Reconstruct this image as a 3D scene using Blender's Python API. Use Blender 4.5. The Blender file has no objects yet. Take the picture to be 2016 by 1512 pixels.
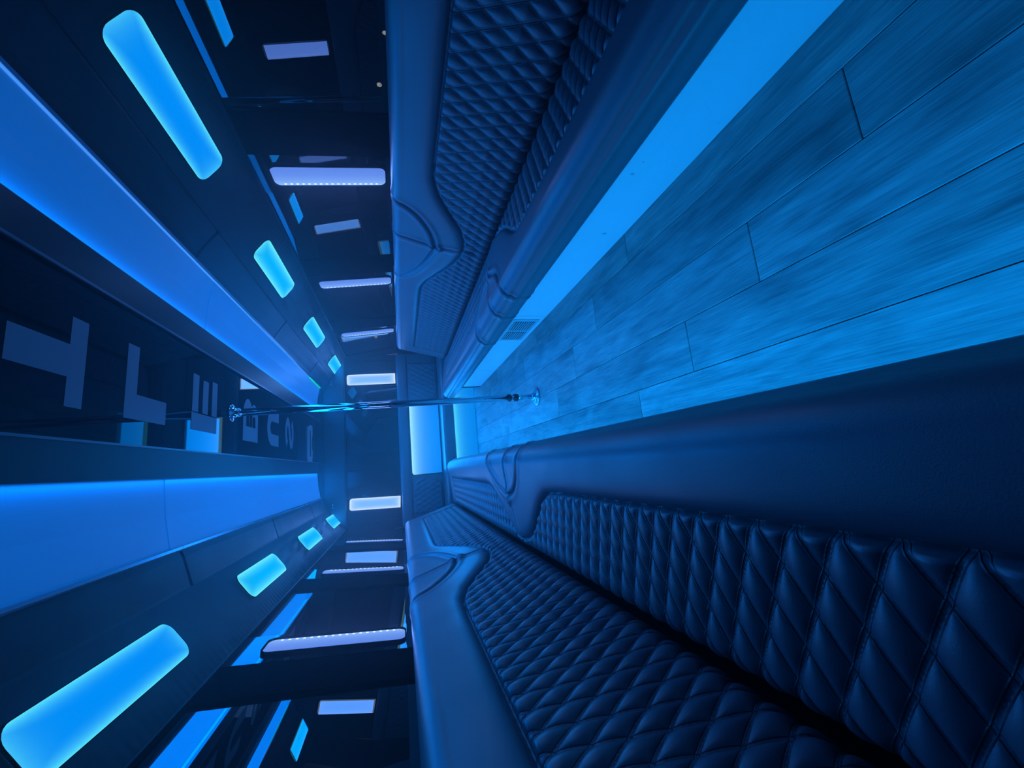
import bpy, bmesh, math, random
import numpy as np
from mathutils import Vector, Matrix
random.seed(7); np.random.seed(7)
SC = bpy.context.scene
COL = SC.collection
PI = math.pi

# ------------------------------------------------------------------ camera
# the phone was held turned on its side: the bus' up direction points to the left of the frame
FPX = 800.0
_F = np.array([-218.0, 170.0, FPX]); _X = np.array([(170*-4300+FPX*FPX)/218, -4300.0, FPX])
_Y = _F/np.linalg.norm(_F); _X = _X/np.linalg.norm(_X)
_Z = np.cross(_X, _Y)
if _Z[0] > 0: _Z = -_Z
right = Vector((_X[0], _Y[0], _Z[0])); down = Vector((_X[1], _Y[1], _Z[1])); fwd = Vector((_X[2], _Y[2], _Z[2]))
cam_d = bpy.data.cameras.new('camera'); cam = bpy.data.objects.new('camera', cam_d); COL.objects.link(cam)
cam_d.sensor_fit = 'HORIZONTAL'; cam_d.sensor_width = 36.0; cam_d.lens = FPX/2016*36.0
cam_d.clip_start = 0.01; cam_d.clip_end = 200
R3 = Matrix((right, -down, -fwd)).transposed()
M4 = R3.to_4x4(); M4.translation = Vector((0, 0, 1.0)); cam.matrix_world = M4
SC.camera = cam

# ------------------------------------------------------------------ world, exposure
w = bpy.data.worlds.new('night'); SC.world = w; w.use_nodes = True
w.node_tree.nodes['Background'].inputs[0].default_value = (0.0004, 0.0007, 0.002, 1)
w.node_tree.nodes['Background'].inputs[1].default_value = 1.0
# thin haze in the air (party-bus fog): it veils the far end and glows round the lamps
_vs = w.node_tree.nodes.new('ShaderNodeVolumeScatter'); _vs.inputs['Color'].default_value = (0.9, 0.95, 1, 1)
_vs.inputs['Density'].default_value = 0.037; _vs.inputs['Anisotropy'].default_value = 0.7
w.node_tree.links.new(_vs.outputs[0], w.node_tree.nodes['World Output'].inputs['Volume'])
SC.view_settings.view_transform = 'Standard'; SC.view_settings.look = 'None'
SC.view_settings.exposure = 0.0; SC.view_settings.gamma = 1.0; SC.view_settings.use_curve_mapping = False
SC.cycles.max_bounces = 5; SC.cycles.diffuse_bounces = 2; SC.cycles.glossy_bounces = 3
SC.cycles.transmission_bounces = 4; SC.cycles.transparent_max_bounces = 6; SC.cycles.volume_bounces = 0
SC.cycles.caustics_reflective = False; SC.cycles.caustics_refractive = False
SC.cycles.sample_clamp_indirect = 3.0
SC.cycles.use_denoising = True; SC.cycles.use_adaptive_sampling = True; SC.cycles.adaptive_threshold = 0.05

# light levels of the lamps the bus has (watts)
LW_COVE_NEAR, LW_COVE, LW_PILLAR, LW_REAR_STRIP = 1.2, 4.0, 2.2, 2.6
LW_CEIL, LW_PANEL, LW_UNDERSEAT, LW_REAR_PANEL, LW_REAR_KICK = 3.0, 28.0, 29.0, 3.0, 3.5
BLUE = (0.0, 0.21, 1.0); CYAN = (0.0, 0.25, 1.0); LAV = (0.12, 0.28, 1.0)

XC = 0.45            # centre line of the bus
Y0, Y1 = -1.6, 5.9   # front and rear of the cabin
def X(s, half): return XC + s*half
def wall_half(z): return 1.2 if z <= 1.0 else 1.2 - 0.1034*(z-1.0)

# ------------------------------------------------------------------ materials
MATS = {}
def principled(name, col, rough=0.5, metal=0.0, ior=1.5, spec=0.5, coat=0.0, emit=None, es=0.0):
    m = bpy.data.materials.new(name); m.use_nodes = True
    b = m.node_tree.nodes['Principled BSDF']
    b.inputs['Base Color'].default_value = (*col, 1); b.inputs['Roughness'].default_value = rough
    b.inputs['Metallic'].default_value = metal; b.inputs['IOR'].default_value = ior
    b.inputs['Specular IOR Level'].default_value = spec; b.inputs['Coat Weight'].default_value = coat
    if emit: b.inputs['Emission Color'].default_value = (*emit, 1); b.inputs['Emission Strength'].default_value = es
    MATS[name] = m
    return m
def N(m, t, **kw):
    n = m.node_tree.nodes.new(t)
    for k, v in kw.items(): setattr(n, k, v)
    return n
def L(m, a, b): m.node_tree.links.new(a, b)
def bump(m, height, strength=0.3, dist=0.002):
    b = m.node_tree.nodes['Principled BSDF']; n = N(m, 'ShaderNodeBump')
    n.inputs['Strength'].default_value = strength; n.inputs['Distance'].default_value = dist
    L(m, height, n.inputs['Height']); L(m, n.outputs[0], b.inputs['Normal'])

def leather(name, col, rough, spec=0.9):
    m = principled(name, col, rough, spec=spec)
    tc = N(m, 'ShaderNodeTexCoord'); v = N(m, 'ShaderNodeTexNoise'); v.inputs['Scale'].default_value = 420; v.inputs['Detail'].default_value = 3
    L(m, tc.outputs['Object'], v.inputs['Vector']); bump(m, v.outputs[0], 0.25, 0.001)
    n2 = N(m, 'ShaderNodeTexNoise'); n2.inputs['Scale'].default_value = 6; n2.inputs['Detail'].default_value = 4
    L(m, tc.outputs['Object'], n2.inputs['Vector'])
    mr = N(m, 'ShaderNodeMapRange'); mr.inputs[3].default_value = rough-0.08; mr.inputs[4].default_value = rough+0.12
    L(m, n2.outputs[0], mr.inputs[0]); L(m, mr.outputs[0], m.node_tree.nodes['Principled BSDF'].inputs['Roughness'])
    return m
M_LEATHER = leather('black_leather', (0.118, 0.130, 0.155), 0.39)
def quilted():
    m = leather('quilted_leather', (0.118, 0.130, 0.155), 0.39); b = m.node_tree.nodes['Principled BSDF']
    uv = N(m, 'ShaderNodeUVMap'); uv.uv_map = 'panel'; sp = N(m, 'ShaderNodeSeparateXYZ'); L(m, uv.outputs[0], sp.inputs[0])
    def mth(op, a, c=None):
        n = N(m, 'ShaderNodeMath', operation=op)
        for i, v in enumerate((a, c)):
            if v is None: continue
            if isinstance(v, (int, float)): n.inputs[i].default_value = v
            else: L(m, v, n.inputs[i])
        return n.outputs[0]
    u = mth('DIVIDE', sp.outputs[0], 0.070); v = mth('DIVIDE', sp.outputs[1], 0.130); lines = None
    for op in ('ADD', 'SUBTRACT'):
        d = mth('MULTIPLY', mth('PINGPONG', mth(op, u, v), 0.5), 0.0616)          # metres from the seam
        e = mth('SUBTRACT', 1.0, mth('MINIMUM', mth('DIVIDE', mth('ABSOLUTE', mth('SUBTRACT', d, 0.0036)), 0.0013), 1.0))
        lines = e if lines is None else mth('MAXIMUM', lines, e)
    mx = N(m, 'ShaderNodeMix', data_type='RGBA'); L(m, mth('MULTIPLY', lines, 0.75), mx.inputs[0])
    mx.inputs[6].default_value = (0.118, 0.130, 0.155, 1); mx.inputs[7].default_value = (0.02, 0.022, 0.026, 1)
    L(m, mx.outputs[2], b.inputs['Base Color'])
    old = [n for n in m.node_tree.nodes if n.type == 'BUMP'][0]
    b2 = N(m, 'ShaderNodeBump'); b2.invert = True; b2.inputs['Strength'].default_value = 0.8; b2.inputs['Distance'].default_value = 0.0015
    L(m, lines, b2.inputs['Height']); L(m, old.outputs[0], b2.inputs['Normal']); L(m, b2.outputs[0], b.inputs['Normal'])
    return m
M_QUILT = quilted()
M_LEATHER_DK = leather('headliner_leather', (0.022, 0.025, 0.03), 0.42, 0.3)
M_FABRIC = leather('ruched_fabric', (0.025, 0.028, 0.034), 0.5, 0.25)
M_BLACK = principled('matte_black', (0.002, 0.002, 0.003), 0.5, ior=1.05, spec=0.05)
M_BEAM = principled('beam_black', (0.02, 0.022, 0.028), 0.4, spec=0.4)
M_ACRYL = principled('black_acrylic', (0.002, 0.003, 0.004), 0.02, ior=1.42, spec=0.28)
M_EDGE = principled('trim_edge', (0.25, 0.27, 0.32), 0.3)
M_CHROME = principled('chrome', (0.8, 0.82, 0.85), 0.06, metal=1.0)
M_STEEL = principled('trim_rail', (0.45, 0.5, 0.6), 0.22, metal=0.8)
M_RUBBER = principled('black_rubber', (0.01, 0.01, 0.012), 0.5)
M_LETTER = principled('letter_vinyl', (0.30, 0.33, 0.38), 0.5)
M_PLATE = principled('pale_plate', (0.5, 0.6, 0.6), 0.4)
M_WHITE = principled('white_laminate', (0.78, 0.80, 0.82), 0.45)
def _scuffs():
    m = M_WHITE; tc = N(m, 'ShaderNodeTexCoord'); n = N(m, 'ShaderNodeTexNoise'); n.inputs['Scale'].default_value = 14; n.inputs['Detail'].default_value = 6
    L(m, tc.outputs['Object'], n.inputs['Vector'])
    r = N(m, 'ShaderNodeValToRGB'); r.color_ramp.elements[0].position = 0.27; r.color_ramp.elements[0].color = (0.35, 0.36, 0.38, 1)
    r.color_ramp.elements[1].position = 0.31; r.color_ramp.elements[1].color = (0.78, 0.80, 0.82, 1)
    L(m, n.outputs[0], r.inputs[0]); L(m, r.outputs[0], m.node_tree.nodes['Principled BSDF'].inputs['Base Color'])
_scuffs()
M_GRILLE = principled('grille_plastic', (0.55, 0.57, 0.6), 0.5)
M_DARKSLOT = principled('dark_slot', (0.015, 0.016, 0.02), 0.6)

def wood():
    m = principled('grey_oak_plank', (0.4, 0.4, 0.4), 0.5, spec=0.35)
    tc = N(m, 'ShaderNodeTexCoord'); oi = N(m, 'ShaderNodeObjectInfo')
    add = N(m, 'ShaderNodeVectorMath', operation='ADD'); sc = N(m, 'ShaderNodeVectorMath', operation='SCALE')
    comb = N(m, 'ShaderNodeCombineXYZ')
    mul = N(m, 'ShaderNodeMath', operation='MULTIPLY'); mul.inputs[1].default_value = 37.0
    L(m, oi.outputs['Random'], mul.inputs[0]); L(m, mul.outputs[0], comb.inputs[0]); L(m, mul.outputs[0], comb.inputs[1])
    L(m, tc.outputs['Object'], add.inputs[0]); L(m, comb.outputs[0], add.inputs[1])
    mp = N(m, 'ShaderNodeMapping'); mp.inputs['Scale'].default_value = (22, 1.6, 1); L(m, add.outputs[0], mp.inputs[0])
    n1 = N(m, 'ShaderNodeTexNoise'); n1.inputs['Scale'].default_value = 1.3; n1.inputs['Detail'].default_value = 8; n1.inputs['Roughness'].default_value = 0.62; n1.inputs['Distortion'].default_value = 0.6
    L(m, mp.outputs[0], n1.inputs['Vector'])
    mp2 = N(m, 'ShaderNodeMapping'); mp2.inputs['Scale'].default_value = (260, 9, 1); L(m, add.outputs[0], mp2.inputs[0])
    n2 = N(m, 'ShaderNodeTexNoise'); n2.inputs['Scale'].default_value = 1.0; n2.inputs['Detail'].default_value = 5; L(m, mp2.outputs[0], n2.inputs['Vector'])
    mp3 = N(m, 'ShaderNodeMapping'); mp3.inputs['Scale'].default_value = (7, 2.2, 1); L(m, add.outputs[0], mp3.inputs[0])
    n3 = N(m, 'ShaderNodeTexNoise'); n3.inputs['Scale'].default_value = 1.1; n3.inputs['Detail'].default_value = 4; n3.inputs['Distortion'].default_value = 0.8; L(m, mp3.outputs[0], n3.inputs['Vector'])
    r = N(m, 'ShaderNodeValToRGB'); e = r.color_ramp.elements
    e[0].position = 0.28; e[0].color = (0.10, 0.11, 0.12, 1); e[1].position = 0.74; e[1].color = (0.54, 0.53, 0.51, 1)
    e2 = r.color_ramp.elements.new(0.5); e2.color = (0.33, 0.33, 0.325, 1)
    mixv = N(m, 'ShaderNodeMath', operation='MULTIPLY_ADD'); mixv.inputs[1].default_value = 0.45
    h2 = N(m, 'ShaderNodeMath', operation='MULTIPLY'); h2.inputs[1].default_value = 0.55
    L(m, n3.outputs[0], h2.inputs[0]); L(m, n1.outputs[0], mixv.inputs[0]); L(m, h2.outputs[0], mixv.inputs[2])
    L(m, mixv.outputs[0], r.inputs[0])
    mx = N(m, 'ShaderNodeMix', data_type='RGBA', blend_type='MULTIPLY'); mx.inputs[0].default_value = 1.0
    r2 = N(m, 'ShaderNodeMapRange'); r2.inputs[1].default_value = 0.3; r2.inputs[2].default_value = 0.7; r2.inputs[3].default_value = 0.72; r2.inputs[4].default_value = 1.25
    L(m, n2.outputs[0], r2.inputs[0]); L(m, r.outputs[0], mx.inputs[6]); L(m, r2.outputs[0], mx.inputs[7])
    mx2 = N(m, 'ShaderNodeMix', data_type='RGBA', blend_type='MULTIPLY'); mx2.inputs[0].default_value = 1.0
    r3 = N(m, 'ShaderNodeMapRange'); r3.inputs[3].default_value = 0.78; r3.inputs[4].default_value = 1.15
    L(m, oi.outputs['Random'], r3.inputs[0]); L(m, mx.outputs[2], mx2.inputs[6]); L(m, r3.outputs[0], mx2.inputs[7])
    L(m, mx2.outputs[2], m.node_tree.nodes['Principled BSDF'].inputs['Base Color'])
    bump(m, n2.outputs[0], 0.25, 0.001)
    return m
M_WOOD = wood()

def glass():
    m = bpy.data.materials.new('tinted_window_glass'); m.use_nodes = True; nt = m.node_tree; nt.nodes.clear()
    out = nt.nodes.new('ShaderNodeOutputMaterial'); mix = nt.nodes.new('ShaderNodeMixShader')
    fr = nt.nodes.new('ShaderNodeFresnel'); fr.inputs[0].default_value = 1.42
    tr = nt.nodes.new('ShaderNodeBsdfTransparent'); tr.inputs[0].default_value = (0.03, 0.035, 0.04, 1)
    gl = nt.nodes.new('ShaderNodeBsdfGlossy'); gl.inputs['Roughness'].default_value = 0.0; gl.inputs[0].default_value = (1, 1, 1, 1)
    ma = nt.nodes.new('ShaderNodeMath'); ma.operation = 'MULTIPLY_ADD'; ma.inputs[1].default_value = 0.06; ma.inputs[2].default_value = 0.052
    nt.links.new(fr.outputs[0], ma.inputs[0])          # smoked film: reflects weakly and fairly evenly
    nt.links.new(ma.outputs[0], mix.inputs[0]); nt.links.new(tr.outputs[0], mix.inputs[1]); nt.links.new(gl.outputs[0], mix.inputs[2])
    nt.links.new(mix.outputs[0], out.inputs[0]); return m
M_GLASS = glass()

def emit_profile(name, hw, hl, centre, edge, power=3.0, ex=1.0, ey=0.6, mode='rim'):
    """backlit diffuser: LEDs sit round the rim (or along one side), so the sheet glows more towards them"""
    m = bpy.data.materials.new(name); m.use_nodes = True; nt = m.node_tree; nt.nodes.clear()
    out = nt.nodes.new('ShaderNodeOutputMaterial'); em = nt.nodes.new('ShaderNodeEmission')
    tc = nt.nodes.new('ShaderNodeTexCoord'); sp = nt.nodes.new('ShaderNodeSeparateXYZ'); nt.links.new(tc.outputs['Object'], sp.inputs[0])
    def mth(op, a, b=None):
        n = nt.nodes.new('ShaderNodeMath'); n.operation = op; n.use_clamp = False
        for i, v in enumerate((a, b)):
            if v is None: continue
            if isinstance(v, (int, float)): n.inputs[i].default_value = v
            else: nt.links.new(v, n.inputs[i])
        return n.outputs[0]
    x, y = sp.outputs[0], sp.outputs[1]
    if mode == 'rim':
        # distance from the rim in metres, exponential falloff
        fx = mth('POWER', mth('DIVIDE', mth('ABSOLUTE', x), hw), power)
        dy = mth('SUBTRACT', hl, mth('ABSOLUTE', y))
        fy = mth('EXPONENT', mth('MULTIPLY', dy, -1.0/(hw*0.45)))
        f = mth('MAXIMUM', mth('MULTIPLY', fx, ex), mth('MULTIPLY', fy, ey))
    elif mode == 'x':     # LEDs along +x side
        d = mth('SUBTRACT', hw, x); f = mth('EXPONENT', mth('MULTIPLY', d, -power))
    else:                 # LEDs along +y side
        d = mth('SUBTRACT', hl, y); f = mth('EXPONENT', mth('MULTIPLY', d, -power))
    no = nt.nodes.new('ShaderNodeTexNoise'); no.inputs['Scale'].default_value = 60; nt.links.new(tc.outputs['Object'], no.inputs['Vector'])
    f = mth('MULTIPLY', f, mth('ADD', mth('MULTIPLY', no.outputs[0], 0.25), 0.87))
    mx = nt.nodes.new('ShaderNodeMix'); mx.data_type = 'RGBA'; mx.clamp_factor = True
    nt.links.new(f, mx.inputs[0]); mx.inputs[6].default_value = (*centre, 1); mx.inputs[7].default_value = (*edge, 1)
    nt.links.new(mx.outputs[2], em.inputs[0]); em.inputs[1].default_value = 1.0
    nt.links.new(em.outputs[0], out.inputs[0]); return m
def emit(name, col, s=1.0):
    m = bpy.data.materials.new(name); m.use_nodes = True; nt = m.node_tree; nt.nodes.clear()
    out = nt.nodes.new('ShaderNodeOutputMaterial'); em = nt.nodes.new('ShaderNodeEmission'); em.inputs[0].default_value = (*col, 1); em.inputs[1].default_value = s
    nt.links.new(em.outputs[0], out.inputs[0]); return m
CW, CL = 0.148, 0.68           # cove lamp
PW, PH = 0.150, 0.575          # pillar lamp
RW, RH = 0.150, 0.640          # rear strip lamp
M_COVE_NEAR = emit_profile('cove_diffuser_blue', CW/2, CL/2, (0.0, 0.27, 0.92), (0.10, 0.80, 1.0), 4.0, 1.0, 0.55)
M_COVE = emit_profile('cove_diffuser_cyan', CW/2, CL/2, (0.0, 0.44, 0.86), (0.16, 0.95, 0.93), 2.6, 1.0, 0.8)
M_PILLAR = emit_profile('pillar_diffuser', PW/2, PH/2, (0.10, 0.23, 0.80), (0.30, 0.55, 1.0), 22.0, mode='x')
M_RSTRIP = emit_profile('rear_strip_diffuser', RW/2, RH/2, (0.22, 0.50, 0.90), (0.85, 1.0, 1.0), 3.0, 1.0, 1.0)
M_LED = emit('led_dot', (0.62, 0.80, 1.0), 1.3)
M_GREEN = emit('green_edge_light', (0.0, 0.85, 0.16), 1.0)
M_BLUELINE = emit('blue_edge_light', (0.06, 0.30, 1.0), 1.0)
M_WARM = emit('street_lamp_glow', (1.0, 0.80, 0.55), 500.0)
M_RPANEL = emit_profile('rear_back_panel_glow', 0.48, 0.20, (0.0, 0.23, 0.86), (0.42, 1.0, 0.95), 13.0, mode='y')
M_RKICK = emit_profile('rear_kick_painted_glow', 0.6, 0.145, (0.0, 0.24, 0.84), (0.10, 0.85, 1.0), 18.0, mode='y')  # plain panel, no lamp: wash from the LED under the cushion painted as emission

def ceil_panel_mat():
    m = principled('blue_ceiling_panel', (0.35, 0.45, 0.55), 0.35, spec=0.03, emit=(0.0, 0.185, 0.88), es=0.32)
    return m
M_CPANEL = ceil_panel_mat()

# ------------------------------------------------------------------ helpers
def link(name, me, m=None, parent=None, smooth=False):
    o = bpy.data.objects.new(name, me); COL.objects.link(o)
    if m is not None: me.materials.append(m)
    if parent is not None: o.parent = parent
    if smooth: me.polygons.foreach_set('use_smooth', [True]*len(me.polygons))
    return o
def tag(o, label=None, cat=None, group=None, kind=None):
    if label: o['label'] = label
    if cat: o['category'] = cat
    if group: o['group'] = group
    if kind: o['kind'] = kind
    return o
def empty(name, loc, label, cat, group=None, mat=None):
    o = bpy.data.objects.new(name, None); COL.objects.link(o); o.empty_display_size = 0.05
    o.matrix_world = mat if mat is not None else Matrix.Translation(loc)
    return tag(o, label, cat, group)
def mesh(name, verts, faces):
    me = bpy.data.meshes.new(name); me.from_pydata([tuple(v) for v in verts], [], faces); me.update(); return me
def bm_mesh(name, bm):
    me = bpy.data.meshes.new(name); bm.to_mesh(me); bm.free(); me.update(); return me
def box_bm(lo, hi, bev=0.0, seg=2):
    bm = bmesh.new(); bmesh.ops.create_cube(bm, size=1.0)
    lo, hi = Vector(lo), Vector(hi); c = (lo+hi)/2; d = hi-lo
    for v in bm.verts: v.co = Vector((v.co.x*d.x, v.co.y*d.y, v.co.z*d.z)) + c
    if bev > 0: bmesh.ops.bevel(bm, geom=list(bm.edges), offset=bev, segments=seg, profile=0.5, affect='EDGES')
    return bm
def box(name, lo, hi, m, parent=None, bev=0.0, seg=2, smooth=False):
    return link(name, bm_mesh(name, box_bm(lo, hi, bev, seg)), m, parent, smooth)
def prism(name, pts, a, b, m, parent=None):
    """pts: closed (x,z) outline, extruded along y from a to b"""
    n = len(pts); v = [(p[0], a, p[1]) for p in pts]+[(p[0], b, p[1]) for p in pts]
    f = [list(range(n))[::-1], list(range(n, 2*n))]+[[i, (i+1) % n, n+(i+1) % n, n+i] for i in range(n)]
    return link(name, mesh(name, v, f), m, parent)
def rrect(w_, l_, r, n=6, corners=(1, 1, 1, 1)):
    """rounded rectangle outline; corners order ++, -+, --, +-"""
    out = []
    for k, (sx, sy) in enumerate(((1, 1), (-1, 1), (-1, -1), (1, -1))):
        rr = r if corners[k] else 0.0008
        cx, cy = sx*(w_/2-rr), sy*(l_/2-rr); a0 = k*PI/2
        for i in range(n+1):
            a = a0+i*(PI/2)/n; out.append((cx+rr*math.cos(a), cy+rr*math.sin(a)))
    return out
def plate(name, outline, z0, z1, m, parent=None):
    n = len(outline); v = [(x, y, z0) for x, y in outline]+[(x, y, z1) for x, y in outline]
    f = [list(range(n))[::-1], list(range(n, 2*n))]+[[i, (i+1) % n, n+(i+1) % n, n+i] for i in range(n)]
    return link(name, mesh(name, v, f), m, parent)
def ring(name, o1, o2, z0, z1, m, parent=None):
    n = len(o1); v = []
    for z in (z0, z1):
        v += [(x, y, z) for x, y in o1]; v += [(x, y, z) for x, y in o2]
    f = []
    for i in range(n):
        j = (i+1) % n
        f += [[2*n+i, 2*n+j, 3*n+j, 3*n+i], [i, n+i, n+j, j], [i, j, 2*n+j, 2*n+i], [n+i, 3*n+i, 3*n+j, n+j]]
    return link(name, mesh(name, v, f), m, parent)
def lathe(name, prof, m, parent=None, seg=32, smooth=True):
    v, f = [], []
    for r, z in prof:
        for i in range(seg): v.append((r*math.cos(2*PI*i/seg), r*math.sin(2*PI*i/seg), z))
    k = len(prof)
    for j in range(k-1):
        for i in range(seg):
            i2 = (i+1) % seg; f.append([j*seg+i, j*seg+i2, (j+1)*seg+i2, (j+1)*seg+i])
    f.append([i for i in range(seg)][::-1]); f.append([(k-1)*seg+i for i in range(seg)])
    return link(name, mesh(name, v, f), m, parent, smooth)
def frame_mat(origin, xa, ya):
    xa = Vector(xa).normalized(); za = xa.cross(Vector(ya)).normalized(); ya = za.cross(xa)
    M = Matrix((xa, ya, za)).transposed().to_4x4(); M.translation = Vector(origin); return M
def area(name, parent, sx, sy, watts, col, loc=(0, 0, 0), flip=False, spread=PI):
    l = bpy.data.lights.new(name, 'AREA'); l.shape = 'RECTANGLE'; l.size = sx; l.size_y = sy; l.energy = watts; l.color = col; l.spread = spread
    o = bpy.data.objects.new(name, l); COL.objects.link(o); o.parent = parent; o.location = loc
    if not flip: o.rotation_euler = (PI, 0, 0)      # shine along the local +z of the parent
    return o
def aim(o, loc, d, long_axis=(0, 1, 0)):
    """put a light at loc, shining along d, its long side along long_axis"""
    z = -Vector(d).normalized(); x = Vector(long_axis).normalized(); y = z.cross(x).normalized(); x = y.cross(z)
    M = Matrix((x, y, z)).transposed().to_4x4(); M.translation = Vector(loc); o.matrix_world = M
def copy_tree(o, parent=None):
    c = o.copy(); COL.objects.link(c)
    if parent is not None: c.parent = parent
    for ch in list(o.children): copy_tree(ch, c)
    return c

# ================================================================== THE SETTING
# ---- floor: slab with individual planks
floor = box('floor', (X(-1, 1.2), Y0, -0.06), (X(1, 1.2), Y1+0.1, -0.006), M_BLACK); tag(floor, kind='structure')
PWD = 0.186; cols = [(-0.131, 0.9), (0.055, 0.25), (0.241, 1.172), (0.427, 0.849), (0.613, 0.534), (0.799, 1.45), (0.985, 0.2)]
PLANK_ME = {}
for x0, j0 in cols:
    y = j0 - 1.275*3
    while y < 5.5:
        a, b = max(y, -1.5), min(y+1.275, 5.5)
        if b-a > 0.03:
            key = round(b-a, 3)
            if key not in PLANK_ME:
                PLANK_ME[key] = bm_mesh('plank', box_bm((0.0011, 0.0011, -0.006), (PWD-0.0011, key-0.0011, 0.0), 0.0014, 1)); PLANK_ME[key].materials.append(M_WOOD)
            p = bpy.data.objects.new('plank', PLANK_ME[key]); COL.objects.link(p); p.parent = floor; p.location = (x0, a, 0)
        y += 1.275

# ---- ceiling: black acrylic centre strip, two dark beams, blue edge-lit panels, rails
CZ = 1.99
ceiling = box('ceiling', (X(-1, 0.262), Y0, CZ), (X(1, 0.262), 5.6, CZ+0.03), M_ACRYL); tag(ceiling, kind='structure')
roof = box('ceiling_shell', (X(-1, 1.25), Y0, 2.06), (X(1, 1.25), Y1+0.1, 2.10), M_BLACK); roof.name = 'ceiling.001'; tag(roof, kind='structure')
for k, s in ((1, -1), (2, 1)):
    lo, hi = sorted((X(s, 0.262), X(s, 0.388)))
    b = box('trim_%d' % k, (lo, Y0, CZ-0.014), (hi, 5.6, CZ+0.03), M_BEAM, bev=0.003, seg=1); tag(b, kind='structure')
    x = X(s, 0.262)
    box('edge_strip', (x-0.004, Y0, CZ-0.018), (x+0.004, 5.6, CZ-0.013), M_EDGE, b)
# letters stuck on the black strip, one under the other along the bus: T L E  B U S
def stroke(verts, faces, pts, wu, wv, closed=False):
    n = len(pts); base = len(verts)
    for i, p in enumerate(pts):
        a = pts[max(i-1, 0)]; c = pts[min(i+1, n-1)]
        dx, dy = c[0]-a[0], c[1]-a[1]; l_ = math.hypot(dx, dy) or 1
        nx, ny = -dy/l_, dx/l_
        verts.append((p[0]+nx*wu/2, p[1]+ny*wv/2)); verts.append((p[0]-nx*wu/2, p[1]-ny*wv/2))
    for i in range(n-1): faces.append([base+2*i, base+2*i+1, base+2*i+3, base+2*i+2])
def arc(cx, cy, rx, ry, a0, a1, n=14):
    return [(cx+rx*math.cos(math.radians(a0+(a1-a0)*i/n)), cy+ry*math.sin(math.radians(a0+(a1-a0)*i/n))) for i in range(n+1)]
WU, WV = 0.34, 0.25
LET = {
 'T': [[(0, 1-WV/2), (1, 1-WV/2)], [(0.5, 0), (0.5, 1-WV)]],
 'L': [[(WU/2, 0), (WU/2, 1)], [(WU, WV/2), (1, WV/2)]],
 'E': [[(WU/2, 0), (WU/2, 1)], [(WU, 0.12), (1, 0.12)], [(WU, 0.5), (0.95, 0.5)], [(WU, 0.88), (1, 0.88)]],
 'B': [[(WU/2, 0), (WU/2, 1)], [(WU, 0.095), (0.6, 0.095)]+arc(0.62, 0.29, 0.22, 0.195, -90, 90)+[(WU, 0.485)],
       [(WU, 0.515), (0.55, 0.515)]+arc(0.56, 0.71, 0.2, 0.195, -90, 90)+[(WU, 0.905)]],
 'U': [[(0.16, 1), (0.16, 0.42)]+arc(0.5, 0.42, 0.34, 0.31, 180, 360)+[(0.84, 1)]],
 'S': [arc(0.5, 0.715, 0.36, 0.18, 15, 270, 18)+arc(0.5, 0.285, 0.36, 0.2, 88, -165, 18)],
}
def letter(ch, y0, y1, x0=0.292, x1=0.582):
    vs, fs = [], []
    thin = {'S': (0.27, 0.2), 'U': (0.32, 0.25), 'B': (0.3, 0.19)}.get(ch, (WU, WV))
    for i, s in enumerate(LET[ch]):
        if ch == 'T': wu = wv = (WV if i == 0 else 0.36)
        elif ch == 'L': wu = wv = (WU if i == 0 else WV)
        elif ch == 'E': wu = wv = (0.30 if i == 0 else 0.22)
        elif ch == 'B' and i == 0: wu = wv = WU
        else: wu, wv = thin
        stroke(vs, fs, s, wu, wv)
    # mirrored reading as in the photograph: letter tops point to the rear of the bus
    v3 = [(x0+u*(x1-x0), y0+v*(y1-y0), CZ-0.0012) for u, v in vs]
    o = link('letter', mesh('letter', v3, fs), M_LETTER, ceiling); o['label'] = 'pale letter %s on the black ceiling strip' % ch
for ch, a, b in (('T', 1.33, 1.62), ('L', 1.83, 2.115), ('E', 2.345, 2.635), ('B', 3.04, 3.33), ('U', 3.555, 3.86), ('S', 4.075, 4.365)): letter(ch, a, b)

# ---- side walls, windows
win_n = 0
PILLARS = [-0.535, 0.795, 2.125, 3.455, 4.785]
for s, nm in ((1, 'right'), (-1, 'left')):
    wl = prism('wall_'+nm, [(X(s, 1.2), 0.0), (X(s, 1.2), 0.975), (X(s, 1.26), 0.975), (X(s, 1.26), 0.0)], Y0, Y1+0.06, M_BLACK); tag(wl, kind='structure')
    # band above the windows and the pillars: lean inwards with the body of the bus
    def lean(h_off, z): return X(s, wall_half(z)+h_off)
    prism('header_rail', [(lean(0, 1.70), 1.70), (lean(0.05, 1.70), 1.70), (X(s, 1.25), 2.06), (X(s, 1.08), 1.86)], Y0, Y1, M_BLACK, wl)
    ys = [Y0]+[v for p in PILLARS for v in (p-0.42, p-0.145, p+0.145)]+[Y1]
    for p in PILLARS:
        prism('pillar', [(lean(0.0, 0.975), 0.975), (lean(0.0, 1.70), 1.70), (lean(0.04, 1.70), 1.70), (lean(0.04, 0.975), 0.975)], p-0.40, p-0.145, M_BLACK, wl)
        prism('pillar_cover', [(lean(-0.004, 0.975), 0.975), (lean(-0.004, 1.70), 1.70), (lean(0.04, 1.70), 1.70), (lean(0.04, 0.975), 0.975)], p-0.145, p+0.145, M_ACRYL, wl)
    spans = [(PILLARS[i]+0.145, PILLARS[i+1]-0.40) for i in range(len(PILLARS)-1)]+[(PILLARS[-1]+0.145, Y1)]
    for a, b in spans:
        win_n += 1
        g = prism('window_%d' % win_n, [(lean(0.012, 0.975), 0.975), (lean(0.012, 1.70), 1.70), (lean(0.018, 1.70), 1.70), (lean(0.018, 0.975), 0.975)], a, b, M_GLASS); tag(g, kind='structure')

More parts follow.
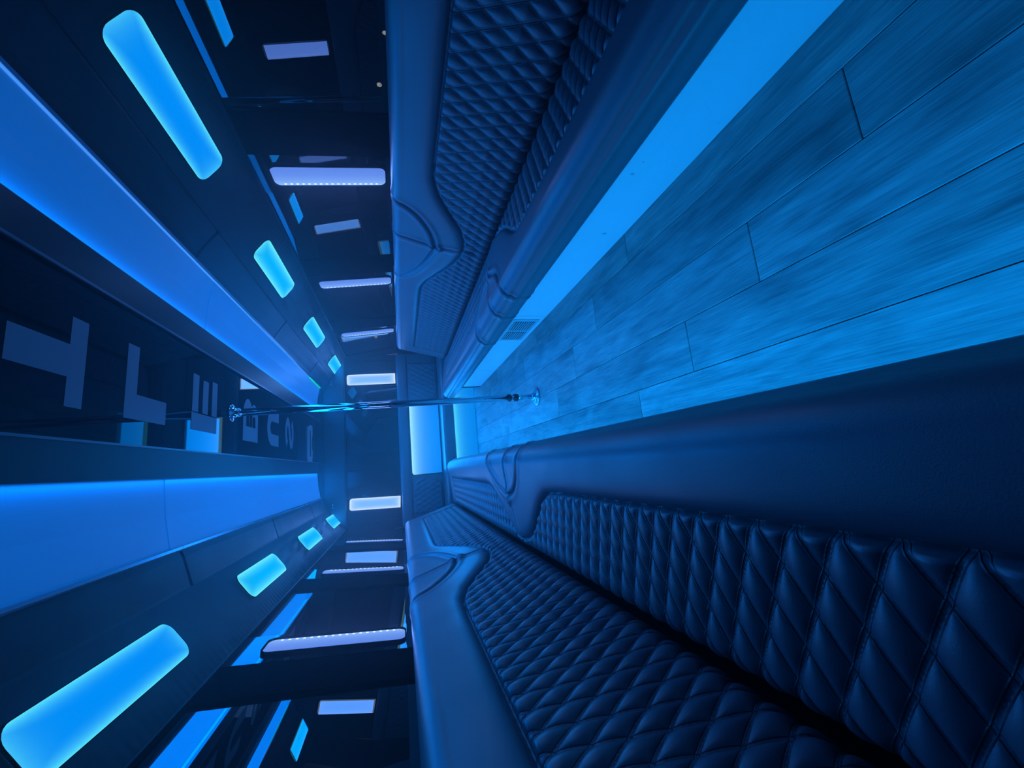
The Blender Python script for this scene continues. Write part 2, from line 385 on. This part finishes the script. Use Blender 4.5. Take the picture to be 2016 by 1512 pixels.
# ---- cove: smooth leather band below the rail, then ruched fabric with the lamps
COVE_DZ = {1: -0.022, -1: 0.022}
def cove_pt(s, f):   # f 0 = upper edge of fabric, 1 = lower edge
    h = 0.86+f*(1.125-0.86); z = 1.885-0.736*(h-0.86)+COVE_DZ[s]; return h, z
trim_k = 2
for s, nm in ((1, 'right'), (-1, 'left')):
    trim_k += 1
    nrm = Vector((-s*0.736, 0, -1.0)).normalized()
    ys = np.arange(Y0, 5.78, 0.008); fs_ = np.linspace(0, 1, 22)
    Yg, Fg = np.meshgrid(ys, fs_, indexing='ij')
    ph = np.cumsum(np.random.normal(0, 0.18, len(ys)))
    amp = np.clip((Fg-0.66)/0.34, 0, 1)**1.2*0.009*np.clip((Yg-2.4)/1.6, 0.06, 1)
    gather = amp*np.sin(2*PI*Yg/0.042+ph[:, None]+2.2*Fg)
    lampmid = np.zeros_like(Yg)
    for k in range(4):
        c = 1.245+0.34+1.33*k
        near = np.exp(-((np.abs(Yg-c)-0.43)/0.09)**2)
        gather += near*0.009*np.clip((Yg-2.2)/1.5, 0.0, 1)*np.sin(9*PI*Fg+6*(Yg-c)+k)*np.clip(1-np.abs(Fg-0.5)*1.6, 0, 1)
    H = 0.86+Fg*(1.125-0.86); Zg = 1.885-0.736*(H-0.86)+COVE_DZ[s]
    P = np.stack([XC+s*H+nrm.x*gather, Yg, Zg+nrm.z*gather], -1)
    ny, nf = Yg.shape; idx = np.arange(ny*nf).reshape(ny, nf)
    q = np.stack([idx[:-1, :-1], idx[1:, :-1], idx[1:, 1:], idx[:-1, 1:]], -1).reshape(-1, 4)
    cove = link('trim_%d' % trim_k, mesh('cove', P.reshape(-1, 3), q.tolist()), M_FABRIC, None, True); tag(cove, kind='structure')
    h0, z0 = cove_pt(s, 0); h1, z1 = cove_pt(s, 1)
    # lower hem and the smooth leather band, split where the bays meet
    prism('hem', [(X(s, h1-0.004), z1-0.002), (X(s, h1+0.008), z1-0.012), (X(s, h1+0.03), z1+0.0), (X(s, h1+0.02), z1+0.02)], Y0, 5.78, M_LEATHER_DK, cove)
    cuts = [Y0, 0.90, 2.24, 3.58, 4.92, 5.80]
    for a, b in zip(cuts[:-1], cuts[1:]):
        bm = bmesh.new()
        prof = [(0.706, 1.962), (0.735, 1.948), (0.80, 1.918+COVE_DZ[s]*0.5), (0.85, 1.892+COVE_DZ[s]), (0.864, 1.886+COVE_DZ[s]), (0.87, 1.91+COVE_DZ[s]), (0.72, 1.99)]
        n = len(prof); v = []
        for yy, ins in ((a+0.003, 0.006), (a+0.012, 0.0), (b-0.012, 0.0), (b-0.003, 0.006)):
            v += [(X(s, h_), yy, z_+ins) for h_, z_ in prof]
        f = [[j*n+i, j*n+(i+1) % n, (j+1)*n+(i+1) % n, (j+1)*n+i] for j in range(3) for i in range(n)]+[list(range(n))[::-1], list(range(3*n, 4*n))]
        bm.free(); link('leather_band', mesh('leather_band', v, f), M_LEATHER_DK, cove)

# ---- rear wall (y = 5.9): header, dark window, pillars
rear = box('wall_rear', (X(-1, 1.2), Y1+0.02, 0.0), (X(1, 1.2), Y1+0.08, 2.06), M_BLACK); tag(rear, kind='structure')
hb = box('trim_5', (X(-1, 1.12), 5.80, 1.70), (X(1, 1.12), Y1+0.02, 1.998), M_LEATHER_DK, None, 0.012); tag(hb, kind='structure')
box('header_lip', (X(-1, 1.0), 5.60, 1.955), (X(1, 1.0), 5.81, 2.03), M_BLACK, hb, 0.006)
for x in (-0.385, 1.22):
    for dx in (0.0, 0.035): lathe('cap_screw', [(0.009, 0), (0.009, 0.004), (0.005, 0.007)], M_CHROME, hb, 12).matrix_world = frame_mat((x+dx, 5.80, 1.86), (1, 0, 0), (0, 0, 1))
win_n += 1
g = box('window_%d' % win_n, (-0.30, Y1-0.012, 1.0), (1.19, Y1-0.004, 1.70), M_ACRYL); tag(g, kind='structure')
for a, b in ((-0.62, -0.30), (1.19, 1.55)):
    box('rear_pillar', (a, Y1-0.03, 0.98), (b, Y1+0.02, 1.70), M_BLACK, hb, 0.006)
front = box('wall_front', (X(-1, 1.25), Y0-0.05, 0.0), (X(1, 1.25), Y0, 2.06), M_BLACK); tag(front, kind='structure')

# ================================================================== CEILING LIGHT PANELS
for s, nm in ((-1, 'left'), (1, 'right')):
    lab = {1: 'long blue edge-lit ceiling panel on the side of the straight-fronted white kick panel, bright rail beside it',
           -1: 'long blue edge-lit ceiling panel above the near quilted bench, dull rail beside it'}[s]
    t = empty('ceiling_light_panel', (X(s, 0.54), 2.0, 1.98), lab, 'ceiling light', 'blue ceiling panels')
    off = Vector((-X(s, 0.54), -2.0, -1.98))
    def shp(pts, a, b, name, m):
        o = prism(name, [(p[0]+off.x, p[1]+off.z) for p in pts], a+off.y, b+off.y, m, t); return o
    cuts = {1: [Y0, 2.47, 4.3, 5.80], -1: [Y0, 2.16, 3.9, 5.84]}[s]
    for i, (a, b) in enumerate(zip(cuts[:-1], cuts[1:])):
        d = 0.003*(i % 2)
        shp([(X(s, 0.386), CZ+0.012-d), (X(s, 0.55), 1.990-d), (X(s, 0.692), 1.966-d), (X(s, 0.692), 1.972-d), (X(s, 0.55), 1.996-d), (X(s, 0.386), CZ+0.018-d)], a, b-0.002, 'diffuser_sheet', M_CPANEL)
    rc = [Y0, 2.25, 4.95]
    for a, b in zip(rc, rc[1:]+[5.80]):
        last = (b == 5.80)
        shp([(X(s, 0.690), 1.968), (X(s, 0.690), 1.957), (X(s, 0.700), 1.952), (X(s, 0.708), 1.958), (X(s, 0.708), 1.968)], a, b-0.003, 'rail', M_STEEL)
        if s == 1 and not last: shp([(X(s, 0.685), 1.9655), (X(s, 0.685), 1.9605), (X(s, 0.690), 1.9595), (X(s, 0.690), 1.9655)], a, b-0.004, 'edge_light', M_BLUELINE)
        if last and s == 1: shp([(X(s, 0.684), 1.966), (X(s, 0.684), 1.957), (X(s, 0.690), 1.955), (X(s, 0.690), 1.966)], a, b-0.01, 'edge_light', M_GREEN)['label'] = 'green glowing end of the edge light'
    # LED tape along the beam, washing the sheet from the inner side
    l = area('led_tape_light', t, 6.0, 0.016, LW_CEIL, BLUE); aim(l, (X(s, 0.393), 2.75, 1.9835), (s, 0, 0.18))
    # the glow of the sheet itself
    l2 = area('panel_light', t, 0.28, 3.7, LW_PANEL, BLUE); aim(l2, (X(s, 0.54), 3.9, 1.955), (0, 0, -1), (1, 0, 0))

# ---- a pale plate with a dark slot at the far end of the black strip
pl = empty('ceiling_plate', (0.40, 5.08, CZ), 'pale slotted plate at the far end of the black lettered ceiling strip', 'ceiling plate')
plate('body', [(-0.24, 0.10), (-0.27, 0.02), (-0.22, -0.12), (0.17, -0.12), (0.21, 0.04), (0.2, 0.12), (0.1, 0.12), (0.06, 0.09), (-0.05, 0.09), (-0.1, 0.13)], -0.012, -0.001, M_PLATE, pl)
plate('slot', [(-0.15, -0.02), (0.14, -0.02), (0.14, 0.015), (-0.15, 0.015)], -0.0145, -0.012, M_DARKSLOT, pl)

# ================================================================== COVE LAMPS
def make_cove_lamp(m):
    t = empty('cove_lamp', (0, 0, 0), 'x', 'lamp', 'cove lamps')
    o1 = rrect(CW, CL, 0.045); o2 = rrect(CW+0.006, CL+0.006, 0.048)
    plate('diffuser', o1, 0.001, 0.004, m, t)
    ring('bezel', o1, o2, -0.002, 0.0045, M_BLACK, t)
    return t
def lamp_matrix(s, y):
    h = (0.92+1.034)/2; z = 1.885-0.736*(h-0.86)+COVE_DZ[s]
    nrm = Vector((-s*0.736, 0, -1.0)).normalized()
    return frame_mat(Vector((X(s, h), y, z))+nrm*0.004, Vector((0, 1, 0)).cross(nrm), (0, 1, 0))
proto = {True: make_cove_lamp(M_COVE_NEAR), False: make_cove_lamp(M_COVE)}
used = {True: False, False: False}
ORD = ['nearest', 'second', 'third', 'farthest']
for s in (1, -1):
    for k in range(4):
        near = k == 0
        t = proto[near] if not used[near] else copy_tree(proto[near])
        used[near] = True
        t.matrix_world = lamp_matrix(s, 1.245+0.34+1.33*k)
        sd = 'green-tipped bright rail' if s == 1 else 'dull rail above the near bench'
        t['label'] = '%s cyan-rimmed %s cove lamp beside the %s' % (ORD[k], 'blue' if near else 'cyan', sd)
for t in [o for o in list(COL.objects) if o.name.startswith('cove_lamp')]:
    near = t.name in (proto[True].name,) or 'nearest' in t['label']
    area('cove_light', t, CW*0.9, CL*0.95, LW_COVE_NEAR if near else LW_COVE, CYAN, (0, 0, 0.012))

# ================================================================== PILLAR LAMPS
def make_pillar_lamp():
    t = empty('pillar_lamp', (0, 0, 0), 'x', 'lamp', 'lavender pillar lamps')
    o1 = rrect(PW, PH, 0.034); o2 = rrect(PW+0.010, PH+0.010, 0.039)
    plate('diffuser', o1, -0.001, 0.002, M_PILLAR, t)
    ring('frame', o1, o2, -0.002, 0.010, M_BLACK, t)
    vs, fs = [], []
    for i in range(17):
        y = -PH/2+0.05+i*(PH-0.10)/16; b = len(vs)
        for dx, dy, dz in ((-.005, -.006, 0), (.005, -.006, 0), (.005, .006, 0), (-.005, .006, 0), (-.003, -.004, .003), (.003, -.004, .003), (.003, .004, .003), (-.003, .004, .003)):
            vs.append((PW/2-0.012+dx, y+dy, 0.002+dz))
        fs += [[b+4, b+5, b+6, b+7], [b, b+1, b+5, b+4], [b+1, b+2, b+6, b+5], [b+2, b+3, b+7, b+6], [b+3, b, b+4, b+7]]
    o = link('led_row', mesh('led_row', vs, fs), M_LED, t); o['kind'] = 'stuff'
    return t
pp = make_pillar_lamp(); first = True
for s in (1, -1):
    for k, y in enumerate(PILLARS[2:]):
        t = pp if first else copy_tree(pp); first = False
        z = 1.302; nrm = Vector((-s, 0, -0.1034)).normalized(); up = Vector((-s*0.1034, 0, 1)).normalized()
        M = frame_mat(Vector((X(s, wall_half(z)-0.004), y, z))+nrm*0.003, up.cross(nrm), up)
        # local x must run towards the rear (LED side); mirror the lamp by turning it end for end on one side
        if (M.to_3x3() @ Vector((1, 0, 0))).y < 0: M = M @ Matrix.Rotation(PI, 4, 'Z')
        t.matrix_world = M
        t['label'] = '%s lavender LED pillar lamp behind %s' % (['nearest', 'middle', 'farthest'][k], 'the bench with white kick panels' if s == 1 else 'the near quilted bench')
for t in [o for o in list(COL.objects) if o.name.startswith('pillar_lamp')]:
    area('pillar_light', t, PW*0.9, PH*0.95, LW_PILLAR, LAV, (0, 0, 0.02))
# rear strip lamps: rounded tops, square feet standing on the rear backrest
def make_rear_lamp(label):
    t = empty('rear_strip_lamp', (0, 0, 0), label, 'lamp', 'white strip lamps on the rear wall')
    c = (1, 1, 0, 0); o1 = rrect(RW, RH, 0.03, corners=c); o2 = rrect(RW+0.012, RH+0.012, 0.036, corners=c)
    plate('diffuser', o1, 0.0, 0.004, M_RSTRIP, t); ring('frame', o1, o2, -0.002, 0.010, M_BLACK, t)
    area('strip_light', t, RW*0.9, RH*0.95, LW_REAR_STRIP, (0.08, 0.30, 1.0), (0, 0, 0.02)); return t
for x, tilt, lab in ((1.285, 0.004, 'white-blue vertical strip lamp right of the dark rear window, by the bright rail'), (-0.392, -0.05, 'white-blue vertical strip lamp left of the dark rear window, by the near bench')):
    t = make_rear_lamp(lab); t.matrix_world = frame_mat((x, Y1-0.034, 1.347), (1, 0, 0), (0, 0, 1)) @ Matrix.Rotation(tilt, 4, 'Z')

# ================================================================== BENCHES
def polyline_resample(pts, step):
    pts = np.array(pts, float); d = np.r_[0, np.cumsum(np.linalg.norm(np.diff(pts, axis=0), axis=1))]
    return pts, d
def eval_profile(pts, d, t):
    x = np.interp(t, d, pts[:, 0]); z = np.interp(t, d, pts[:, 1]); e = 0.006
    tx = np.interp(t+e, d, pts[:, 0])-np.interp(t-e, d, pts[:, 0]); tz = np.interp(t+e, d, pts[:, 1])-np.interp(t-e, d, pts[:, 1])
    l_ = np.hypot(tx, tz)+1e-9; return x, z, tx/l_, tz/l_
def smooth_curve(pts, n=240):
    pts = np.array(pts, float); ys = np.linspace(pts[0, 0], pts[-1, 0], n); v = np.interp(ys, pts[:, 0], pts[:, 1])
    k = 9; ker = np.hanning(k+2)[1:-1]; ker /= ker.sum(); vp = np.pad(v, k//2, mode='edge')
    return ys, np.convolve(vp, ker, 'valid')
def seg_dist(Yg, Tg, poly):
    D = np.full(Yg.shape, 9.0)
    for (a, b), (c, e) in zip(poly[:-1], poly[1:]):
        dx, dy = c-a, e-b; L2 = dx*dx+dy*dy+1e-12
        u = np.clip(((Yg-a)*dx+(Tg-b)*dy)/L2, 0, 1); D = np.minimum(D, np.hypot(Yg-(a+u*dx), Tg-(b+u*dy)))
    return D
def curve_through(p, n=8):
    """Catmull-Rom through points"""
    p = [np.array(q, float) for q in p]; p = [2*p[0]-p[1]]+p+[2*p[-1]-p[-2]]; out = []
    for i in range(1, len(p)-2):
        for k in range(n):
            t = k/n; a, b, c, d = p[i-1:i+3]
            out.append(tuple(0.5*((2*b)+(-a+c)*t+(2*a-5*b+4*c-d)*t*t+(-a+3*b-3*c+d)*t**3)))
    out.append(tuple(p[-2])); return out
def heights(Yg, Tg, ya, Bv, Bd, seams, q_end, y_end, front_t, lat=(0.070, 0.130)):
    B = np.interp(Yg, ya, Bv); S = np.interp(Yg, ya, Bd)
    sd = (B-Tg)/np.sqrt(1+S*S)
    e = q_end-Yg; k = 0.03                       # rounded far corner of the quilted panel
    h_ = np.clip(0.5+0.5*(e-sd)/k, 0, 1); sdq = e*(1-h_)+sd*h_-k*h_*(1-h_)
    a = Yg/lat[0]+Tg/lat[1]; b = Yg/lat[0]-Tg/lat[1]
    fa = np.abs(np.sin(PI*a)); fb = np.abs(np.sin(PI*b)); v = 0.10
    fa = np.clip((fa-v)/(1-v), 0, 1); fb = np.clip((fb-v)/(1-v), 0, 1)
    pil = (fa*fb)**0.5
    r = np.clip(sdq/0.018, 0, 1); r = r*r*(3-2*r)
    quilt = -0.006+r*0.004+0.0125*pil*np.clip(sdq/0.012, 0, 1)
    d = np.clip(-sdq, 0, None)
    bol = -0.006+0.026*(1-np.exp(-d/0.016))
    H = np.where(sdq > 0, quilt, bol)
    H -= 0.008*np.exp(-(sdq/0.005)**2)
    for poly, dep in seams:
        m = (np.abs(Yg-np.mean([q[0] for q in poly])) < 0.9)
        D = seg_dist(Yg, Tg, poly)
        H += np.where(m, -1.5*dep*np.exp(-(D/0.0085)**2)+0.5*dep*np.exp(-((D-0.028)/0.018)**2), 0)
    ee = np.clip((y_end-Yg)/0.035, 0, 1); H -= 0.03*(1-np.sqrt(np.clip(1-(1-ee)**2, 0, 1)))
    return H, sdq
def split_grid(P, mask, names, mats, parents, UV=None):
    ny, nt = P.shape[:2]; idx = np.arange(ny*nt).reshape(ny, nt)
    q = np.stack([idx[:-1, :-1], idx[1:, :-1], idx[1:, 1:], idx[:-1, 1:]], -1).reshape(-1, 4)
    fm = mask[:-1, :-1].reshape(-1); out = []; V = P.reshape(-1, 3)
    for k, nm in enumerate(names):
        f = q[fm == k]
        if not len(f): out.append(None); continue
        u, inv = np.unique(f, return_inverse=True); f2 = inv.reshape(-1, 4)
        me = bpy.data.meshes.new(nm); me.vertices.add(len(u)); me.vertices.foreach_set('co', V[u].astype(np.float32).ravel())
        me.loops.add(f2.size); me.loops.foreach_set('vertex_index', f2.astype(np.int32).ravel())
        me.polygons.add(len(f2)); me.polygons.foreach_set('loop_start', np.arange(0, f2.size, 4, dtype=np.int32))
        me.update(calc_edges=True); me.polygons.foreach_set('use_smooth', [True]*len(f2))
        if UV is not None:
            uvl = me.uv_layers.new(name='panel'); uvl.data.foreach_set('uv', UV.reshape(-1, 2)[u][inv.ravel()].astype(np.float32).ravel())
        par = out[parents[k]] if isinstance(parents[k], int) else parents[k]
        out.append(link(nm, me, mats[k], par))
    return out
YB0, YB1 = -0.7, 5.08
def ygrid(y0):
    return np.unique(np.r_[np.arange(YB0, 0.0, 0.012), np.arange(0.0, 1.5, 0.0042), np.arange(1.5, 3.0, 0.006), np.arange(3.0, YB1-0.04, 0.009), np.linspace(YB1-0.04, YB1, 9)])
def make_bench(s, label, shift_back):
    root = empty('bench', (X(s, 0.8), 2.2, 0), label, 'bench', 'quilted side benches')
    inv = Vector((-X(s, 0.8), -2.2, 0))
    def place(o):
        if o is not None and o.parent == root: o.location = inv
        return o
    # ---------- seat
    prof = [(0.905, 0.385), (0.90, 0.392), (0.47, 0.442)]
    for i in range(1, 9):
        a = PI/2*i/8; prof.append((0.47-0.072*math.sin(a), 0.377+0.065*math.cos(a)))
    prof += [(0.398, 0.335)]
    for i in range(1, 5):
        a = PI/2*i/4; prof.append((0.398+0.03*(1-math.cos(a)), 0.335-0.03*math.sin(a)))
    prof += [(0.50, 0.305)]
    pts, d = polyline_resample(prof, 0)
    ts = np.unique(np.r_[np.linspace(0, 0.34, 82), np.linspace(0.34, d[-1], 48)])
    ys = ygrid(0); Yg, Tg = np.meshgrid(ys, ts, indexing='ij')
    tong = [(-2, .318), (1.50, .318), (1.62, .312), (1.70, .285), (1.78, .235), (1.88, .155), (1.98, .095), (2.08, .060), (2.16, .048), (2.24, .060), (2.36, .125), (2.50, .215), (2.62, .282), (2.74, .312), (2.86, .318), (6, .318)]
    ya, Bv = smooth_curve(tong, 1400); Bd = np.gradient(Bv, ya)
    tip = (2.21, 0.27)
    seams = [(curve_through([(1.90, .66), (1.92, .52), (1.96, .42), (2.06, .325), tip]), 0.010),
             (curve_through([(2.74, .66), (2.72, .52), (2.58, .42), (2.40, .325), tip]), 0.010),
             (curve_through([(2.20, .66), (2.20, .50), (2.215, .38), tip]), 0.009), ([tip, (2.17, .048)], 0.007), ([(2.17, .05), (2.2, -.02)], .006)]
    H, sd = heights(Yg, Tg, ya, Bv, Bd, seams, 4.84, YB1, 0.43)
    H *= np.clip((d[-1]-Tg)/0.10, 0, 1)
    H -= 0.045*np.clip(1-Tg/0.055, 0, 1)**2
    H += -0.006*np.exp(-((Tg-0.525)/0.006)**2)+0.004*np.exp(-((Tg-0.545)/0.010)**2)
    px, pz, tx, tz = eval_profile(pts, d, Tg)
    nx, nz = -tz, tx                               # rotate tangent: outward (up / towards the aisle)
    sgn = np.sign(nz[0, 10]) or 1; nx, nz = nx*sgn, nz*sgn
    Hh = px+nx*H; Zz = pz+nz*H
    P = np.stack([XC+s*Hh, Yg, Zz], -1)
    mask = np.where(sd > 0, np.where(Yg < 2.17, 1, 2), 0)
    o = split_grid(P, mask, ['seat_cushion', 'quilted_panel', 'quilted_panel'], [M_LEATHER, M_QUILT, M_QUILT], [root, 0, 0], np.stack([Yg, Tg], -1)); place(o[0])
    rim = [(P[-1, j, 0], YB1, P[-1, j, 2]) for j in range(0, len(ts), 4)]+[(X(s, 0.95), YB1, 0.305), (X(s, 0.95), YB1, 0.39)]
    o2 = link('end_cap', mesh('end_cap', rim, [list(range(len(rim)))]), M_LEATHER, o[0])
    # ---------- backrest
    prof = [(0.898, 0.372), (1.043, 0.925)]
    for i in range(1, 9):
        a = PI/2*i/8; prof.append((1.043+0.042*(1-math.cos(a)), 0.925+0.042*math.sin(a)))
    prof += [(1.185, 0.965), (1.199, 0.95)]
    pts, d = polyline_resample(prof, 0)
    ts = np.unique(np.r_[np.linspace(0, 0.44, 100), np.linspace(0.44, d[-1], 52)])
    Yg, Tg = np.meshgrid(ys, ts, indexing='ij')
    c = 2.42+shift_back
    tong = [(-2, .423), (c-.72, .423), (c-.60, .420), (c-.48, .385), (c-.36, .315), (c-.22, .225), (c-.10, .188), (c, .178), (c+.10, .190), (c+.24, .232), (c+.42, .312), (c+.56, .380), (c+.70, .418), (c+.84, .423), (6, .423)]
    ya, Bv = smooth_curve(tong, 1400); Bd = np.gradient(Bv, ya); tip = (c+.02, .353)
    seams = [(curve_through([(c-.36, .80), (c-.34, .61), (c-.28, .50), (c-.15, .41), tip]), 0.010),
             (curve_through([(c+.60, .80), (c+.57, .61), (c+.46, .50), (c+.24, .41), tip]), 0.010),
             (curve_through([(c+.0, .80), (c, .62), (c+.01, .48), tip]), 0.009), ([tip, (c, .178)], 0.007), ([(c, .178), (c, 0)], 0.007)]
    H, sd = heights(Yg, Tg, ya, Bv, Bd, seams, 4.86, YB1, 0.5)
    H *= np.clip((d[-1]-Tg)/0.12, 0, 1)
    H -= 0.045*np.clip(1-Tg/0.06, 0, 1)**2
    px, pz, tx, tz = eval_profile(pts, d, Tg); nx, nz = -tz, tx   # towards aisle and up
    sgn = -np.sign(nx[0, 10]) or 1; nx, nz = nx*sgn, nz*sgn
    P = np.stack([XC+s*(px+nx*H), Yg, pz+nz*H], -1)
    mask = np.where(sd > 0, np.where(Yg < c, 1, 2), 0)
    o = split_grid(P, mask, ['backrest', 'quilted_panel', 'quilted_panel'], [M_LEATHER, M_QUILT, M_QUILT], [root, 0, 0], np.stack([Yg, Tg], -1)); place(o[0])
    rim = [(P[-1, j, 0], YB1, P[-1, j, 2]) for j in range(0, len(ts), 4)]+[(X(s, 1.19), YB1, 0.35), (X(s, 0.95), YB1, 0.35)]
    link('end_cap', mesh('end_cap', rim, [list(range(len(rim)))]), M_LEATHER, o[0])
    # ---------- base
    lo, hi = sorted((X(s, 0.49), X(s, 1.18)))
    place(box('base_box', (lo, YB0, 0.001), (hi, 4.88, 0.305), M_BLACK, root))
    return root, place
benchR, placeR = make_bench(1, 'black diamond-quilted side bench with the white kick panel and vent grille', 0.04)
benchL, placeL = make_bench(-1, 'near black diamond-quilted bench whose seat edge hides its own base', 0.0)
# white kick panels of the right bench in three sheets, with the vent grille
kx = X(1, 0.485)
for a, b in ((YB0, 2.462), (2.466, 4.05), (4.056, 4.90)):
    placeR(box('kick_panel', (kx, a, 0.001), (kx+0.008, b, 0.31), M_WHITE, benchR, 0.001, 1))
gr = placeR(box('vent_grille', (kx-0.006, 2.53, 0.03), (kx, 2.99, 0.225), M_GRILLE, benchR, 0.002, 1))
for a, b in ((2.56, 2.745), (2.775, 2.96)):
    box('grille_opening', (kx-0.0075, a, 0.052), (kx-0.0055, b, 0.203), M_DARKSLOT, gr)
    for i in range(9):
        z = 0.060+i*0.0168; box('slat', (kx-0.011, a, z), (kx-0.006, b, z+0.007), M_GRILLE, gr)
# step-down end of the kick panel
placeR(box('kick_foot', (kx-0.004, 4.90, 0.001), (kx+0.02, 4.93, 0.30), M_BLACK, benchR))
placeL(box('kick_panel', (X(-1, 0.493), YB0, 0.001), (X(-1, 0.485), 4.90, 0.31), M_WHITE, benchL, 0.001, 1))
# LED tape under the overhang of the left seat, shining across the floor
lt = area('under_seat_light', benchL, 4.7, 0.02, LW_UNDERSEAT, (0.0, 0.31, 1.0))
aim(lt, (X(-1, 0.478), 2.5, 0.285), (1, 0, -0.10))

# ================================================================== REAR BENCH
rb = empty('rear_bench', (0.40, 5.6, 0), 'black rear bench across the end of the aisle with two quilted side pads', 'bench')
ro = Vector((-0.40, -5.6, 0))
def rplace(o): o.location = ro; return o
rplace(box('seat_cushion', (X(-1, 1.15), 5.38, 0.29), (X(1, 1.15), 5.86, 0.44), M_LEATHER, rb, 0.035, 4, True))
back = rplace(box('backrest', (X(-1, 1.19), 5.855, 0.44), (X(1, 1.19), 5.90, 0.90), M_LEATHER, rb, 0.015, 3, True))
rplace(box('head_roll', (X(-1, 1.19), 5.82, 0.865), (X(1, 1.19), 5.90, 1.012), M_LEATHER, rb, 0.035, 5, True))
rplace(box('piping', (X(-1, 1.15), 5.845, 0.438), (X(1, 1.15), 5.858, 0.450), M_BEAM, rb, 0.003, 2, True))
def rear_pad(x0, x1, inner):
    xs = np.linspace(x0, x1, 70); zs = np.linspace(0.455, 0.862, 60); Xg, Zg = np.meshgrid(xs, zs, indexing='ij')
    r = 0.16; cx = inner+(r if inner == min(x0, x1) else -r)
    dx = np.abs(Xg-(x0+x1)/2)-(x1-x0)/2; dz = np.abs(Zg-0.6585)-0.2035
    sd = -np.maximum(dx, dz)
    near = (np.abs(Xg-inner) < r); dc = r-np.hypot(Xg-cx, np.maximum(np.abs(Zg-0.6585)-0.2035+r, 0))
    sd = np.where(near, np.minimum(sd, dc), sd)
    a = Xg/0.07+Zg/0.13; b = Xg/0.07-Zg/0.13
    pil = np.sqrt(np.abs(np.sin(PI*a)*np.sin(PI*b)))
    Hh = np.where(sd > 0, 0.004+0.010*np.clip(sd/0.02, 0, 1)+0.010*pil*np.clip(sd/0.02, 0, 1), -0.02)
    P = np.stack([Xg+ro.x, 5.853-Hh+ro.y, Zg], -1)
    o = split_grid(P, (sd > 0).astype(int)*1, ['_', 'quilted_pad'], [M_LEATHER]*2, [back, back])
    if o[0] is not None: bpy.data.objects.remove(o[0])
    o[1].location = -ro
rear_pad(0.93, 1.50, 0.93); rear_pad(-0.60, -0.13, -0.13)
rplace(box('base_box', (X(-1, 1.15), 5.44, 0.001), (X(1, 1.15), 5.86, 0.295), M_BLACK, rb))
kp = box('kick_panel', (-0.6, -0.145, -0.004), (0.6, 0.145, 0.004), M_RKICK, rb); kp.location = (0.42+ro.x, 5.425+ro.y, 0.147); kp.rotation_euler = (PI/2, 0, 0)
kp['label'] = 'blue kick panel with painted glow'
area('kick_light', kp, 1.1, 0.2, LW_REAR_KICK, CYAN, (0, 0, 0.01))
# glowing panel in the middle of the rear backrest
o1 = rrect(0.955, 0.40, 0.035, corners=(0, 1, 0, 0)); o2 = rrect(0.985, 0.43, 0.05, corners=(0, 1, 0, 0))
rp = plate('light_panel', o1, -0.020, -0.006, M_RPANEL, rb); rp.location = (0.40+ro.x, 5.83+ro.y, 0.656); rp.rotation_euler = (PI/2, 0, 0)
rp['label'] = 'bright cyan-edged glowing panel in the middle of the backrest'
ring('frame', o1, o2, -0.02, 0.004, M_BEAM, rp)
area('panel_light', rp, 0.9, 0.34, LW_REAR_PANEL, CYAN, (0, 0, 0.01), spread=1.5)

# ================================================================== POLE
po = empty('dance_pole', (0.445, 2.845, 0), 'chrome floor-to-ceiling pole standing in the middle of the aisle', 'pole')
lathe('tube', [(0.023, 0.20), (0.023, CZ-0.03)], M_CHROME, po, 40)
lathe('lower_sleeve', [(0.019, 0.03), (0.019, 0.21)], M_CHROME, po, 40)
lathe('collar', [(0.026, 0.150), (0.0275, 0.154), (0.0275, 0.180), (0.026, 0.184)], M_RUBBER, po, 40)
lathe('collar', [(0.026, 0.205), (0.0275, 0.209), (0.0275, 0.222), (0.026, 0.226)], M_RUBBER, po, 40)
bf = lathe('base_flange', [(0.068, 0.001), (0.068, 0.008), (0.064, 0.012), (0.034, 0.013), (0.030, 0.03), (0.024, 0.045)], M_STEEL, po, 40)
lathe('ceiling_flange', [(0.024, CZ-0.05), (0.028, CZ-0.04), (0.030, CZ-0.014), (0.050, CZ-0.010), (0.054, CZ-0.006), (0.054, CZ-0.0005)], M_CHROME, po, 40)

# ================================================================== STREET LAMPS seen through the tinted glass
ground = box('street_lamp_base', (-60, -40, -0.95), (60, 60, -0.9), M_BLACK); ground.name = 'floor.001'; tag(ground, kind='structure')
def street_lamp(x, y, z, label, size=0.10):
    t = empty('street_lamp', (x, y, -0.9), label, 'street lamp', 'street lamps outside')
    lathe('pole', [(0.06, 0.0), (0.04, z+0.9)], M_BLACK, t, 10)
    box('arm', (-0.03, -0.3, z+0.86), (0.03, 0.3, z+0.92), M_BLACK, t)
    lathe('lamp_globe', [(size*0.3, z+0.93), (size*0.8, z+0.97), (size, z+1.03), (size*0.8, z+1.09), (size*0.3, z+1.13)], M_WARM, t, 12)
for (x, y, z, sz, lab) in ((17.0, 13.7, 0.75, 0.07, 'small warm street lamp dot, highest of those behind the kick-panel bench'),
                           (16.0, 15.1, 1.06, 0.08, 'small warm street lamp dot, second behind the kick-panel bench'),
                           (12.0, 23.1, 1.97, 0.08, 'small warm street lamp dot, third behind the kick-panel bench'),
                           (10.0, 30.8, 2.27, 0.10, 'small warm street lamp dot, farthest along behind the kick-panel bench'),
                           (-9.0, 24.0, 8.70, 0.16, 'warm street lamp high beyond the near bench windows')):
    street_lamp(x, y, z, lab, sz)
import sys
print('objects', len(COL.objects), file=sys.stderr)
